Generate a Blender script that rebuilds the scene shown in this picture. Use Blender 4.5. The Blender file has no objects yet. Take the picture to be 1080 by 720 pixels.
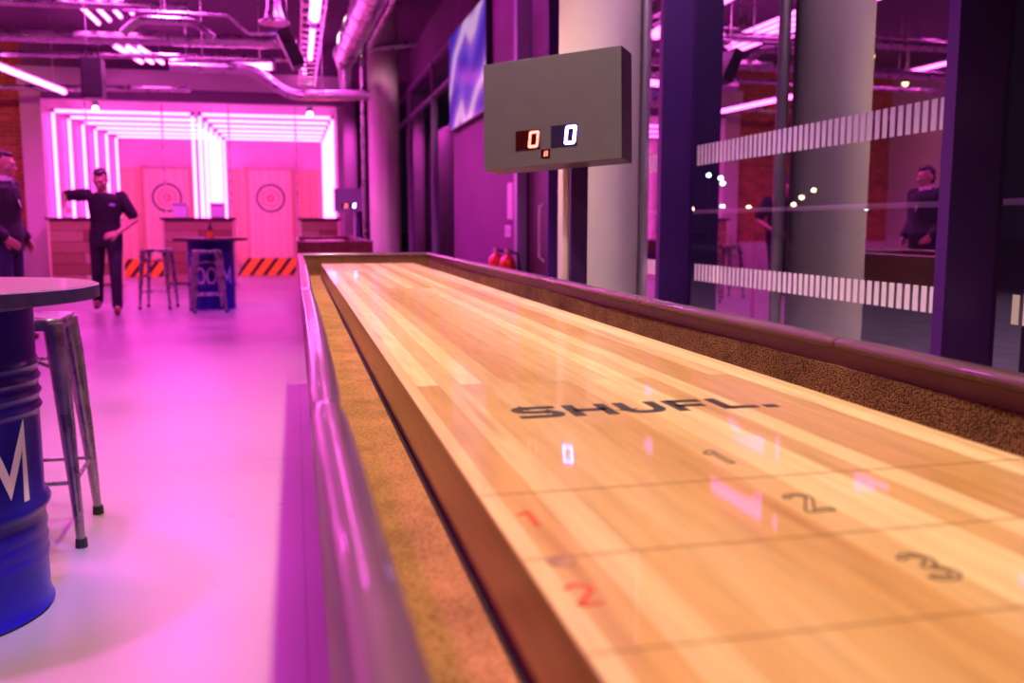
import bpy, bmesh, math, random
from mathutils import Vector, Matrix
random.seed(4)
PI = math.pi
scene = bpy.context.scene
col = scene.collection

# ------------------------------------------------------------------ materials
def nodes_of(m):
    m.use_nodes = True
    nt = m.node_tree
    return nt, nt.nodes['Principled BSDF']

def rgb(c): return (c[0], c[1], c[2], 1.0)

def mat(name, c, rough=.5, metal=0., coat=0., coat_r=.05, noise=0., scale=8., bump=0., spec=.5, stretch=(1, 1, 1), rvar=0.):
    m = bpy.data.materials.new(name); nt, p = nodes_of(m)
    p.inputs['Base Color'].default_value = rgb(c)
    p.inputs['Roughness'].default_value = rough
    p.inputs['Metallic'].default_value = metal
    p.inputs['Coat Weight'].default_value = coat
    p.inputs['Coat Roughness'].default_value = coat_r
    p.inputs['Specular IOR Level'].default_value = spec
    N, L = nt.nodes, nt.links
    if noise or bump or rvar:
        tc = N.new('ShaderNodeTexCoord'); mp = N.new('ShaderNodeMapping'); mp.inputs['Scale'].default_value = stretch
        n = N.new('ShaderNodeTexNoise'); n.inputs['Scale'].default_value = scale; n.inputs['Detail'].default_value = 6
        L.new(tc.outputs['Object'], mp.inputs['Vector']); L.new(mp.outputs[0], n.inputs['Vector'])
        if noise:
            r = N.new('ShaderNodeMapRange'); r.inputs['From Min'].default_value = .3; r.inputs['From Max'].default_value = .7
            r.inputs['To Min'].default_value = 1 - noise; r.inputs['To Max'].default_value = 1 + noise
            h = N.new('ShaderNodeHueSaturation'); h.inputs['Color'].default_value = rgb(c)
            L.new(n.outputs['Fac'], r.inputs['Value']); L.new(r.outputs[0], h.inputs['Value']); L.new(h.outputs[0], p.inputs['Base Color'])
        if rvar:
            r2 = N.new('ShaderNodeMapRange'); r2.inputs['From Min'].default_value = .3; r2.inputs['From Max'].default_value = .7
            r2.inputs['To Min'].default_value = max(rough - rvar, .02); r2.inputs['To Max'].default_value = rough + rvar
            L.new(n.outputs['Fac'], r2.inputs['Value']); L.new(r2.outputs[0], p.inputs['Roughness'])
        if bump:
            b = N.new('ShaderNodeBump'); b.inputs['Strength'].default_value = bump; b.inputs['Distance'].default_value = .01
            L.new(n.outputs['Fac'], b.inputs['Height']); L.new(b.outputs[0], p.inputs['Normal'])
    return m

def emit(name, c, s, base=(.8, .8, .8)):
    m = bpy.data.materials.new(name); nt, p = nodes_of(m)
    p.inputs['Base Color'].default_value = rgb(base)
    p.inputs['Emission Color'].default_value = rgb(c); p.inputs['Emission Strength'].default_value = s
    p.inputs['Roughness'].default_value = .4
    return m

def brick_mat(name, c1, c2, mortar, bw, rh, ms, rot=(0, 0, 0), rough=.6, coat=0., grain=.12, gscale=(1, 1, 1), bump=.3, off=.5, bias=0., coat_r=.05):
    m = bpy.data.materials.new(name); nt, p = nodes_of(m); N, L = nt.nodes, nt.links
    tc = N.new('ShaderNodeTexCoord'); mp = N.new('ShaderNodeMapping'); mp.inputs['Rotation'].default_value = rot
    b = N.new('ShaderNodeTexBrick'); b.offset = off; b.inputs['Scale'].default_value = 1
    b.inputs['Color1'].default_value = rgb(c1); b.inputs['Color2'].default_value = rgb(c2); b.inputs['Mortar'].default_value = rgb(mortar)
    b.inputs['Brick Width'].default_value = bw; b.inputs['Row Height'].default_value = rh; b.inputs['Mortar Size'].default_value = ms
    b.inputs['Bias'].default_value = bias; b.inputs['Mortar Smooth'].default_value = .3
    L.new(tc.outputs['Object'], mp.inputs['Vector']); L.new(mp.outputs[0], b.inputs['Vector'])
    mp2 = N.new('ShaderNodeMapping'); mp2.inputs['Scale'].default_value = gscale
    n = N.new('ShaderNodeTexNoise'); n.inputs['Scale'].default_value = 6; n.inputs['Detail'].default_value = 8
    L.new(mp.outputs[0], mp2.inputs['Vector']); L.new(mp2.outputs[0], n.inputs['Vector'])
    r = N.new('ShaderNodeMapRange'); r.inputs['From Min'].default_value = .3; r.inputs['From Max'].default_value = .7
    r.inputs['To Min'].default_value = 1 - grain; r.inputs['To Max'].default_value = 1 + grain
    h = N.new('ShaderNodeHueSaturation')
    L.new(n.outputs['Fac'], r.inputs['Value']); L.new(r.outputs[0], h.inputs['Value']); L.new(b.outputs['Color'], h.inputs['Color'])
    L.new(h.outputs[0], p.inputs['Base Color'])
    p.inputs['Roughness'].default_value = rough; p.inputs['Coat Weight'].default_value = coat; p.inputs['Coat Roughness'].default_value = coat_r
    if bump:
        bp = N.new('ShaderNodeBump'); bp.inputs['Strength'].default_value = bump; bp.inputs['Distance'].default_value = .004; bp.invert = True
        L.new(b.outputs['Fac'], bp.inputs['Height']); L.new(bp.outputs[0], p.inputs['Normal'])
    return m

def carpet_mat(name, dark, light, scale, stretch, strength):
    m = bpy.data.materials.new(name); nt, p = nodes_of(m); N, L = nt.nodes, nt.links
    tc = N.new('ShaderNodeTexCoord'); mp = N.new('ShaderNodeMapping'); mp.inputs['Scale'].default_value = stretch
    v = N.new('ShaderNodeTexVoronoi'); v.inputs['Scale'].default_value = scale; v.inputs['Randomness'].default_value = .55
    n = N.new('ShaderNodeTexNoise'); n.inputs['Scale'].default_value = 14; n.inputs['Detail'].default_value = 5
    cr = N.new('ShaderNodeValToRGB'); cr.color_ramp.elements[0].color = rgb(light); cr.color_ramp.elements[1].color = rgb(dark)
    cr.color_ramp.elements[0].position = .1; cr.color_ramp.elements[1].position = .75
    h = N.new('ShaderNodeHueSaturation'); r = N.new('ShaderNodeMapRange')
    r.inputs['From Min'].default_value = .3; r.inputs['From Max'].default_value = .7; r.inputs['To Min'].default_value = .75; r.inputs['To Max'].default_value = 1.2
    b = N.new('ShaderNodeBump'); b.inputs['Strength'].default_value = strength; b.inputs['Distance'].default_value = .004; b.invert = True
    L.new(tc.outputs['Object'], mp.inputs['Vector']); L.new(mp.outputs[0], v.inputs['Vector']); L.new(tc.outputs['Object'], n.inputs['Vector'])
    L.new(v.outputs['Distance'], cr.inputs['Fac']); L.new(n.outputs['Fac'], r.inputs['Value']); L.new(r.outputs[0], h.inputs['Value'])
    L.new(cr.outputs['Color'], h.inputs['Color']); L.new(h.outputs[0], p.inputs['Base Color'])
    L.new(v.outputs['Distance'], b.inputs['Height']); L.new(b.outputs[0], p.inputs['Normal'])
    p.inputs['Roughness'].default_value = .95; p.inputs['Specular IOR Level'].default_value = .15
    return m

def glass_mat(name, ior, tint=(1, 1, 1)):
    m = bpy.data.materials.new(name); m.use_nodes = True; nt = m.node_tree; N, L = nt.nodes, nt.links
    N.remove(N['Principled BSDF']); out = N['Material Output']
    f = N.new('ShaderNodeFresnel'); f.inputs['IOR'].default_value = ior
    t = N.new('ShaderNodeBsdfTransparent'); t.inputs['Color'].default_value = rgb(tint)
    g = N.new('ShaderNodeBsdfGlossy'); g.inputs['Roughness'].default_value = .0; g.inputs['Color'].default_value = (1, 1, 1, 1)
    mx = N.new('ShaderNodeMixShader')
    geo = N.new('ShaderNodeNewGeometry'); ml = N.new('ShaderNodeMath'); ml.operation = 'MULTIPLY'; inv = N.new('ShaderNodeMath'); inv.operation = 'SUBTRACT'; inv.inputs[0].default_value = 1
    L.new(geo.outputs['Backfacing'], inv.inputs[1]); L.new(f.outputs[0], ml.inputs[0]); L.new(inv.outputs[0], ml.inputs[1])
    L.new(ml.outputs[0], mx.inputs[0]); L.new(t.outputs[0], mx.inputs[1]); L.new(g.outputs[0], mx.inputs[2]); L.new(mx.outputs[0], out.inputs[0])
    return m

def hazard_mat():
    m = bpy.data.materials.new('hazard_stripes'); nt, p = nodes_of(m); N, L = nt.nodes, nt.links
    tc = N.new('ShaderNodeTexCoord'); s = N.new('ShaderNodeSeparateXYZ'); L.new(tc.outputs['Object'], s.inputs[0])
    a = N.new('ShaderNodeMath'); a.operation = 'SUBTRACT'; z = N.new('ShaderNodeMath'); z.operation = 'MULTIPLY'; z.inputs[1].default_value = .75
    L.new(s.outputs['X'], a.inputs[0]); L.new(s.outputs['Z'], z.inputs[0]); L.new(z.outputs[0], a.inputs[1])
    d = N.new('ShaderNodeMath'); d.operation = 'MULTIPLY'; d.inputs[1].default_value = 1 / .27; L.new(a.outputs[0], d.inputs[0])
    fr = N.new('ShaderNodeMath'); fr.operation = 'FRACT'; L.new(d.outputs[0], fr.inputs[0])
    g = N.new('ShaderNodeMath'); g.operation = 'GREATER_THAN'; g.inputs[1].default_value = .62; L.new(fr.outputs[0], g.inputs[0])
    mx = N.new('ShaderNodeMix'); mx.data_type = 'RGBA'; mx.inputs['A'].default_value = rgb((1., .34, .01)); mx.inputs['B'].default_value = rgb((.03, .01, .015))
    L.new(g.outputs[0], mx.inputs['Factor']); L.new(mx.outputs['Result'], p.inputs['Base Color']); p.inputs['Roughness'].default_value = .6
    return m

def screen_mat():
    m = bpy.data.materials.new('video_picture'); nt, p = nodes_of(m); N, L = nt.nodes, nt.links
    tc = N.new('ShaderNodeTexCoord'); mp = N.new('ShaderNodeMapping'); mp.inputs['Rotation'].default_value = (.5, 0, 0)
    w = N.new('ShaderNodeTexWave'); w.inputs['Scale'].default_value = .42; w.inputs['Distortion'].default_value = 9; w.inputs['Detail'].default_value = 2.5; w.inputs['Detail Scale'].default_value = .9
    w.bands_direction = 'Z'
    cr = N.new('ShaderNodeValToRGB'); e = cr.color_ramp.elements
    e[0].color = rgb((.05, .02, .55)); e[0].position = 0; e[1].color = rgb((.9, .55, 1)); e[1].position = .97
    for pos, c in ((.35, (.1, .06, .8)), (.6, (.22, .1, .9)), (.8, (.45, .12, .75))):
        k = e.new(pos); k.color = rgb(c)
    L.new(tc.outputs['Object'], mp.inputs['Vector']); L.new(mp.outputs[0], w.inputs['Vector']); L.new(w.outputs['Fac'], cr.inputs['Fac'])
    L.new(cr.outputs['Color'], p.inputs['Emission Color']); p.inputs['Emission Strength'].default_value = .6
    p.inputs['Base Color'].default_value = (.01, .01, .01, 1); p.inputs['Roughness'].default_value = .2
    return m

def board_mat():
    m = brick_mat('maple_strips', (.94, .72, .42), (.58, .30, .10), (.5, .28, .1), 3.4, .0335, .0003, rot=(0, 0, PI / 2), rough=.35, coat=.4, coat_r=.04, grain=.13, gscale=(1.2, 12, 1), bump=.0, off=.37)
    nt = m.node_tree; N, L = nt.nodes, nt.links; p = N['Principled BSDF']
    src = p.inputs['Base Color'].links[0].from_socket
    tc = N.new('ShaderNodeTexCoord'); mp = N.new('ShaderNodeMapping'); mp.inputs['Scale'].default_value = (26, 1.6, 1); mp.inputs['Location'].default_value = (.3, 1.7, 0)
    n = N.new('ShaderNodeTexNoise'); n.inputs['Scale'].default_value = 1; n.inputs['Detail'].default_value = 3
    cr = N.new('ShaderNodeValToRGB'); cr.color_ramp.elements[0].position = .62; cr.color_ramp.elements[0].color = (1, 1, 1, 1); cr.color_ramp.elements[1].position = .8; cr.color_ramp.elements[1].color = (.62, .42, .3, 1)
    mx = N.new('ShaderNodeMix'); mx.data_type = 'RGBA'; mx.blend_type = 'MULTIPLY'; mx.inputs['Factor'].default_value = 1
    L.new(tc.outputs['Object'], mp.inputs['Vector']); L.new(mp.outputs[0], n.inputs['Vector']); L.new(n.outputs['Fac'], cr.inputs['Fac'])
    L.new(src, mx.inputs['A']); L.new(cr.outputs['Color'], mx.inputs['B']); L.new(mx.outputs['Result'], p.inputs['Base Color'])
    p.inputs['Coat IOR'].default_value = 1.5; p.inputs['Specular IOR Level'].default_value = .3
    return m

def floor_mat():
    m = mat('polished_concrete', (.27, .225, .235), .36, noise=.06, scale=1.3, rvar=.06, bump=.015, spec=.5)
    nt = m.node_tree; N, L = nt.nodes, nt.links; p = N['Principled BSDF']
    src = p.inputs['Base Color'].links[0].from_socket
    tc = N.new('ShaderNodeTexCoord')
    b = N.new('ShaderNodeTexBrick'); b.offset = 0; b.inputs['Scale'].default_value = 1; b.inputs['Brick Width'].default_value = 4.8; b.inputs['Row Height'].default_value = 4.2
    b.inputs['Mortar Size'].default_value = .006; b.inputs['Color1'].default_value = (1, 1, 1, 1); b.inputs['Color2'].default_value = (.96, .96, .96, 1); b.inputs['Mortar'].default_value = (.8, .78, .78, 1)
    n = N.new('ShaderNodeTexNoise'); n.inputs['Scale'].default_value = 9; n.inputs['Detail'].default_value = 4
    cr = N.new('ShaderNodeValToRGB'); cr.color_ramp.elements[0].position = .70; cr.color_ramp.elements[0].color = (1, 1, 1, 1); cr.color_ramp.elements[1].position = .76; cr.color_ramp.elements[1].color = (.72, .66, .66, 1)
    L.new(tc.outputs['Object'], b.inputs['Vector']); L.new(tc.outputs['Object'], n.inputs['Vector']); L.new(n.outputs['Fac'], cr.inputs['Fac'])
    m1 = N.new('ShaderNodeMix'); m1.data_type = 'RGBA'; m1.blend_type = 'MULTIPLY'; m1.inputs['Factor'].default_value = 1
    m2 = N.new('ShaderNodeMix'); m2.data_type = 'RGBA'; m2.blend_type = 'MULTIPLY'; m2.inputs['Factor'].default_value = 1
    L.new(src, m1.inputs['A']); L.new(b.outputs['Color'], m1.inputs['B']); L.new(m1.outputs['Result'], m2.inputs['A']); L.new(cr.outputs['Color'], m2.inputs['B'])
    L.new(m2.outputs['Result'], p.inputs['Base Color'])
    return m

PINK = (1., .10, .74)
M = dict(
    floor=floor_mat(),
    ceiling=mat('dark_ceiling', (.13, .06, .13), .9, noise=.1),
    plaster=mat('plaster', (.52, .46, .48), .85, noise=.05, scale=3, bump=.03),
    plaster_dark=mat('dark_plaster', (.2, .09, .2), .7, noise=.05, scale=3),
    lane_wall=mat('lane_panel', (.50, .36, .42), .6, noise=.05, scale=2),
    brick=brick_mat('red_brick', (.42, .09, .04), (.28, .05, .03), (.3, .16, .13), .23, .075, .01, rot=(PI / 2, 0, 0), rough=.85, bump=.6, grain=.2),
    plank_wall=brick_mat('pine_planks', (.62, .36, .25), (.5, .27, .19), (.18, .08, .05), 2.6, .19, .004, rot=(PI / 2, 0, PI / 2), rough=.7, grain=.14, gscale=(1, 9, 1)),
    target_planks=brick_mat('pale_planks', (.74, .52, .4), (.68, .46, .34), (.3, .15, .1), 2.6, .2, .004, rot=(PI / 2, 0, PI / 2), rough=.7, grain=.14, gscale=(1, 9, 1)),
    counter_planks=brick_mat('mixed_planks', (.62, .45, .34), (.2, .08, .03), (.03, .015, .01), 6.0, .19, .006, rot=(PI / 2, 0, 0), rough=.65, grain=.2, gscale=(1, 9, 1)),
    concrete=mat('cast_concrete', (.56, .50, .47), .8, noise=.07, scale=3, bump=.05),
    board=board_mat(),
    board_side=brick_mat('maple_edge', (.40, .17, .05), (.30, .115, .032), (.2, .08, .03), 1.4, .05, .0005, rot=(PI / 2, 0, 0), rough=.35, coat=.4, grain=.12, gscale=(1, 10, 1), bump=0),
    ink=mat('charcoal_ink', (.035, .022, .03), .55, noise=.3, scale=60),
    line_ink=mat('thin_pencil_line', (.42, .24, .11), .5),
    red_ink=mat('red_ink', (.62, .05, .02), .5, noise=.2, scale=60),
    smudge=mat('brown_smudge', (.42, .2, .13), .5, noise=.3, scale=90),
    gutter=carpet_mat('tan_carpet', (.26, .105, .045), (.58, .31, .15), 300, (1, 1, 1), .5),
    liner=carpet_mat('brown_loop_carpet', (.05, .02, .012), (.42, .2, .1), 230, (1, .8, 1.25), 1.),
    lip=mat('brown_wood_lip', (.17, .07, .036), .45, noise=.25, scale=12, stretch=(1, .2, 1)),
    cap=mat('glossy_vinyl_cap', (.17, .08, .14), .3, metal=.35, coat=.5, noise=.1, scale=5, rvar=.05),
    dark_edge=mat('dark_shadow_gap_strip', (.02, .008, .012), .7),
    apron=mat('satin_purple_apron', (.30, .2, .34), .35, coat=.3),
    black_metal=mat('black_powder_metal', (.015, .012, .018), .4, metal=.3),
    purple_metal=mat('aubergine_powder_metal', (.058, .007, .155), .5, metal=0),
    lit_frame=mat('lit_lilac_window_metal', (.28, .14, .34), .45),  # far fins and frames: their lit edges put into a brighter colour
    steel=mat('galvanised_steel', (.6, .57, .6), .3, metal=1., noise=.12, scale=7, rvar=.1),
    chrome=mat('polished_chrome', (.86, .84, .88), .38, metal=1.),
    stool=mat('gunmetal_stool', (.42, .38, .40), .28, metal=.95, noise=.2, scale=14, rvar=.1),
    rubber=mat('black_rubber', (.02, .02, .02), .8),
    drum=mat('navy_drum_paint', (.012, .008, .26), .33, coat=.15, spec=.3, noise=.15, scale=6),
    drum_letter=mat('pale_stencil_paint', (.75, .66, .8), .6),
    table_wood=mat('table_wood', (.12, .06, .028), .55, coat=.05, noise=.22, scale=5, stretch=(1, 12, 1)),
    table_edge=mat('dark_table_edge', (.035, .018, .032), .4, noise=.3, scale=30),
    board_grey=mat('scoreboard_grey', (.13, .118, .185), .5, noise=.04, scale=20),
    board_black=mat('scoreboard_side', (.10, .06, .12), .45),
    red_panel=mat('dark_red_display', (.05, .005, .006), .15),
    blue_panel=mat('dark_blue_display', (.03, .02, .09), .15),
    red_led=emit('red_led', (1., .09, .07), 5),
    blue_led=emit('blue_led', (.25, .2, 1.), 32),
    neon=emit('pink_neon', PINK, 9.5),
    tube=emit('pink_tube', PINK, 15),
    warm_lamp=emit('warm_lamp', (1, .6, .25), 9),
    white_lamp=emit('white_pink_lamp', (1, .6, .9), 14),
    glass=glass_mat('window_glass', 5.5),
    frit=mat('white_window_film', (.8, .74, .78), .7),
    hazard=hazard_mat(),
    target_ring=mat('purple_target_paint', (.03, .008, .10), .6),
    target_red=mat('red_target_paint', (.6, .05, .12), .6),
    red_paint=mat('red_enamel', (.7, .03, .004), .25, coat=.6),
    sign=mat('pale_sign_plate', (.75, .6, .72), .4),
    screen=screen_mat(),
    bottle=mat('dark_glass', (.05, .015, .03), .1, coat=.5),
    amber=mat('amber_drink', (.6, .17, .01), .15, coat=.5),
    carton=mat('pale_card', (.66, .56, .7), .8),
    skin=mat('skin', (.5, .27, .2), .55, noise=.05, scale=30),
    hair=mat('dark_hair', (.02, .012, .012), .6, noise=.4, scale=60, stretch=(1, 1, .2)),
    shirt_black=mat('black_cotton', (.012, .009, .016), .9, noise=.2, scale=20),
    trouser_black=mat('black_twill', (.014, .01, .02), .85, noise=.2, scale=20),
    jacket=mat('charcoal_jacket', (.018, .013, .024), .8, noise=.2, scale=25),
    trouser_navy=mat('navy_trousers', (.03, .025, .09), .85),
    shirt_white=mat('white_shirt', (.75, .68, .72), .8),
    shoe=mat('brown_shoe_leather', (.12, .03, .02), .4),
    emblem=mat('pale_blue_print', (.4, .35, .7), .6),
    eye=mat('eye_white', (.6, .55, .55), .2),
    paving=mat('night_paving', (.24, .22, .24), .9, noise=.2, scale=4),
    building=mat('night_facade', (.03, .025, .035), .9),
    lit_window=emit('lit_window', (1, .75, .45), 1.6),
    street_lamp=emit('street_lamp_head', (1, .75, .4), 14),
    cold_lamp=emit('cold_lamp_head', (.55, .7, 1), 16),
    door=mat('dark_door', (.05, .018, .03), .5),
    red_door=mat('oxblood_door', (.3, .03, .04), .5),
)

# ------------------------------------------------------------------ mesh builder
class MB:
    def __init__(s): s.v = []; s.f = []
    def add(s, vs, fs):
        b = len(s.v); s.v += [tuple(v) for v in vs]; s.f += [tuple(b + i for i in f) for f in fs]; return s
    def box(s, lo, hi, rz=0, c=None, mtx=None):
        x0, y0, z0 = lo; x1, y1, z1 = hi
        vs = [Vector(p) for p in ((x0, y0, z0), (x1, y0, z0), (x1, y1, z0), (x0, y1, z0), (x0, y0, z1), (x1, y0, z1), (x1, y1, z1), (x0, y1, z1))]
        if mtx: vs = [mtx @ v for v in vs]
        return s.add(vs, [(3, 2, 1, 0), (4, 5, 6, 7), (0, 1, 5, 4), (1, 2, 6, 5), (2, 3, 7, 6), (3, 0, 4, 7)])
    def loft(s, rings, cap=True):
        n = len(rings[0]); vs = [p for r in rings for p in r]; fs = []
        for i in range(len(rings) - 1):
            for k in range(n):
                a, b = i * n + k, i * n + (k + 1) % n
                fs.append((a, b, b + n, a + n))
        if cap:
            fs.append(tuple(range(n - 1, -1, -1))); fs.append(tuple((len(rings) - 1) * n + k for k in range(n)))
        return s.add(vs, fs)
    def tube(s, pts, r, seg=12, cap=True, flat=None):
        pts = [Vector(p) for p in pts]; R = r if isinstance(r, (list, tuple)) else [r] * len(pts)
        rings = []; prev = None
        for i, p in enumerate(pts):
            t = (pts[min(i + 1, len(pts) - 1)] - pts[max(i - 1, 0)]).normalized()
            if prev is None:
                a = Vector((0, 0, 1)) if abs(t.z) < .9 else Vector((1, 0, 0))
                u = t.cross(a).normalized()
            else:
                u = (prev - t * prev.dot(t)).normalized()
            prev = u; w = t.cross(u)
            rings.append([p + (u * math.cos(2 * PI * k / seg) + w * math.sin(2 * PI * k / seg)) * R[i] for k in range(seg)])
        return s.loft(rings, cap)
    def lathe(s, prof, seg=40, c=(0, 0, 0)):
        rings = [[(c[0] + max(r, 1e-4) * math.cos(2 * PI * k / seg), c[1] + max(r, 1e-4) * math.sin(2 * PI * k / seg), c[2] + z) for k in range(seg)] for r, z in prof]
        return s.loft(rings)
    def ball(s, c, rx, ry=None, rz=None, seg=20, n=12):
        ry = ry or rx; rz = rz or rx
        rings = []
        for i in range(n + 1):
            a = -PI / 2 + PI * i / n; q = max(math.cos(a), .004)
            rings.append([(c[0] + rx * q * math.cos(2 * PI * k / seg), c[1] + ry * q * math.sin(2 * PI * k / seg), c[2] + rz * math.sin(a)) for k in range(seg)])
        return s.loft(rings)
    def limb(s, p0, p1, r0, r1, seg=16):
        s.tube([p0, p1], [r0, r1], seg); s.ball(p0, r0, seg=seg, n=8); s.ball(p1, r1, seg=seg, n=8); return s
    def ell(s, rings, seg=24):      # rings: (cx, cy, z, rx, ry)
        return s.loft([[(cx + rx * math.cos(2 * PI * k / seg), cy + ry * math.sin(2 * PI * k / seg), z) for k in range(seg)] for cx, cy, z, rx, ry in rings])
    def prism(s, poly, z0, z1, mtx=None):
        vs = [Vector((x, y, z0)) for x, y in poly] + [Vector((x, y, z1)) for x, y in poly]; n = len(poly)
        if mtx: vs = [mtx @ v for v in vs]
        fs = [tuple(range(n - 1, -1, -1)), tuple(range(n, 2 * n))] + [(k, (k + 1) % n, (k + 1) % n + n, k + n) for k in range(n)]
        return s.add(vs, fs)
    def build(s, name, m, parent=None, smooth=True, bevel=0, loc=(0, 0, 0), rz=0, mods=None, ang=40):
        me = bpy.data.meshes.new(name); me.from_pydata(s.v, [], s.f); me.update()
        bm = bmesh.new(); bm.from_mesh(me); bmesh.ops.recalc_face_normals(bm, faces=bm.faces); bm.to_mesh(me); bm.free()
        o = bpy.data.objects.new(name, me); col.objects.link(o); o.location = loc; o.rotation_euler = (0, 0, rz)
        me.materials.append(m)
        if bevel:
            b = o.modifiers.new('bevel', 'BEVEL'); b.width = bevel; b.segments = 3; b.limit_method = 'ANGLE'; b.angle_limit = math.radians(35)
        if smooth:
            for p in me.polygons: p.use_smooth = True
            bm = bmesh.new(); bm.from_mesh(me)
            for e in bm.edges:
                if len(e.link_faces) == 2 and e.calc_face_angle(0) > math.radians(ang): e.smooth = False
            bm.to_mesh(me); bm.free()
        if parent is not None: o.parent = parent
        return o

def remeshed(mb, name, m, parent, voxel=.007, smooth=6):
    o = mb.build(name, m, parent, smooth=False)
    r = o.modifiers.new('r', 'REMESH'); r.mode = 'VOXEL'; r.voxel_size = voxel
    k = o.modifiers.new('s', 'SMOOTH'); k.iterations = smooth; k.factor = .5
    dg = bpy.context.evaluated_depsgraph_get(); dg.update()
    me = bpy.data.meshes.new_from_object(o.evaluated_get(dg)); o.modifiers.clear(); o.data = me
    me.materials.clear(); me.materials.append(m)
    for p in me.polygons: p.use_smooth = True
    return o

def tag(o, label, cat, group=None):
    o['label'] = label; o['category'] = cat
    if group: o['group'] = group
    return o
def thing(name, label, cat, loc=(0, 0, 0), rz=0, group=None):
    o = bpy.data.objects.new(name, None); col.objects.link(o); o.location = loc; o.rotation_euler = (0, 0, rz); o.empty_display_size = .1
    return tag(o, label, cat, group)
def struct(o, label=None):
    o['kind'] = 'structure'
    if label: o['label'] = label
    return o
def kids(o): return [c for c in o.children]
def copy_tree(o, parent=None):
    c = o.copy(); col.objects.link(c)
    if parent is not None: c.parent = parent
    for ch in kids(o): copy_tree(ch, c)
    return c
def dup(o, loc, rz, label, group=None):
    c = copy_tree(o); c.location = loc; c.rotation_euler = (0, 0, rz); c['label'] = label
    if group: c['group'] = group
    return c

# flat lettering from thick strokes: each stroke a list of 2-D points
def arc(cx, cy, rx, ry, a0, a1, n=12): return [(cx + rx * math.cos(math.radians(a0 + (a1 - a0) * i / n)), cy + ry * math.sin(math.radians(a0 + (a1 - a0) * i / n))) for i in range(n + 1)]
def ribbon(pts, w, closed=False):
    P = [Vector((p[0], p[1])) for p in pts]; n = len(P); L_ = []; R_ = []
    for i in range(n):
        if closed: a, b = P[i - 1], P[(i + 1) % n]; d0 = (P[i] - a).normalized(); d1 = (b - P[i]).normalized()
        else:
            d0 = (P[i] - P[i - 1]).normalized() if i else (P[1] - P[0]).normalized()
            d1 = (P[i + 1] - P[i]).normalized() if i < n - 1 else d0
        t = (d0 + d1).normalized(); nrm = Vector((-t.y, t.x)); k = 1 / max(nrm.dot(Vector((-d0.y, d0.x))), .5)
        L_.append(P[i] + nrm * w / 2 * k); R_.append(P[i] - nrm * w / 2 * k)
    quads = []
    for i in range(n if closed else n - 1):
        j = (i + 1) % n; quads.append((L_[i], L_[j], R_[j], R_[i]))
    return quads
def lettering(strokes, w, fn, thick=.0006):
    mb = MB()
    for st in strokes:
        closed = st[0] == st[-1] and len(st) > 3
        q = ribbon(st[:-1] if closed else st, w, closed)
        for a, b, c, d in q:
            vs = [fn(p.x, p.y, 0) for p in (a, b, c, d)] + [fn(p.x, p.y, thick) for p in (a, b, c, d)]
            mb.add(vs, [(3, 2, 1, 0), (4, 5, 6, 7), (0, 1, 5, 4), (1, 2, 6, 5), (2, 3, 7, 6), (3, 0, 4, 7)])
    return mb
def sh(st, dx, dy=0, sx=1, sy=1): return [[(x * sx + dx, y * sy + dy) for x, y in s] for s in st]

# ------------------------------------------------------------------ the setting
XW = 2.2                      # glass wall plane
CE = 4.3
b = MB().box((-9, -3, -.15), (XW + .1, 29, 0)); struct(b.build('floor', M['floor'], smooth=False))
b = MB().box((-9, -3, CE), (XW + .3, 29, CE + .2)); struct(b.build('ceiling', M['ceiling'], smooth=False))
struct(MB().box((-8.4, -3, 0), (-8.2, 29, CE)).build('wall_left', M['plaster'], smooth=False))
struct(MB().box((-9.2, -3.2, 0), (XW + .3, -3, CE)).build('wall_behind', M['plaster_dark'], smooth=False))
struct(MB().box((-9.2, 29, 0), (XW + .3, 29.2, CE)).build('wall_far', M['plaster_dark'], smooth=False))
w = struct(MB().box((-8.2, 17.9, .7), (-4.55, 18.2, CE)).build('wall_brick', M['brick'], smooth=False))
struct(MB().box((-8.2, 17.86, 0), (-4.55, 18.2, .7)).build('baseboard_brick', M['lane_wall'], smooth=False))
struct(MB().box((-4.55, 17.7, 0), (-4.22, 25, 3.42)).build('wall_lane_left', M['lane_wall'], smooth=False))
struct(MB().box((.82, 18.0, 0), (.94, 25, 3.42)).build('wall_lane_right', M['lane_wall'], smooth=False))
struct(MB().box((-4.3, 24.6, 2.45), (.9, 24.8, 3.42)).build('wall_lane_back', M['lane_wall'], smooth=False))
struct(MB().box((-4.3, 24.55, 0), (.9, 24.8, 2.45)).build('trim_1', M['plank_wall'], smooth=False), 'vertical pine plank facing on the back wall of the throwing lanes')
struct(MB().box((-4.3, 17.85, 3.3), (.94, 25, 3.42)).build('trim_2', M['lane_wall'], smooth=False), 'flat lid over the throwing lanes')
struct(MB().box((-4.55, 17.6, 3.42), (.94, 17.85, 3.74)).build('trim_3', M['plaster'], smooth=False), 'pale header beam over the throwing lanes')
struct(MB().box((-4.55, 17.9, 3.74), (XW, 18.1, CE)).build('wall_lane_upper', M['plaster_dark'], smooth=False))
struct(MB().box((-4.2, 17.66, 3.22), (.94, 17.84, 3.42)).build('trim_4', M['plaster_dark'], smooth=False), 'dark strip below the pale header beam')
struct(MB().box((XW, 6.9, 3.62), (XW + .3, 29, CE)).build('wall_right_upper', M['plaster_dark'], smooth=False))
struct(MB().box((XW, -3, 3.62), (XW + .3, 6.9, CE)).build('trim_5', M['plaster_dark'], smooth=False), 'dark bulkhead above the near windows')
struct(MB().box((1.98, 8.25, 0), (XW + .3, 11.65, 3.62)).build('wall_right', mat('aubergine_wall', (.16, .035, .15), .6, noise=.05, scale=2), smooth=False))
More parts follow.
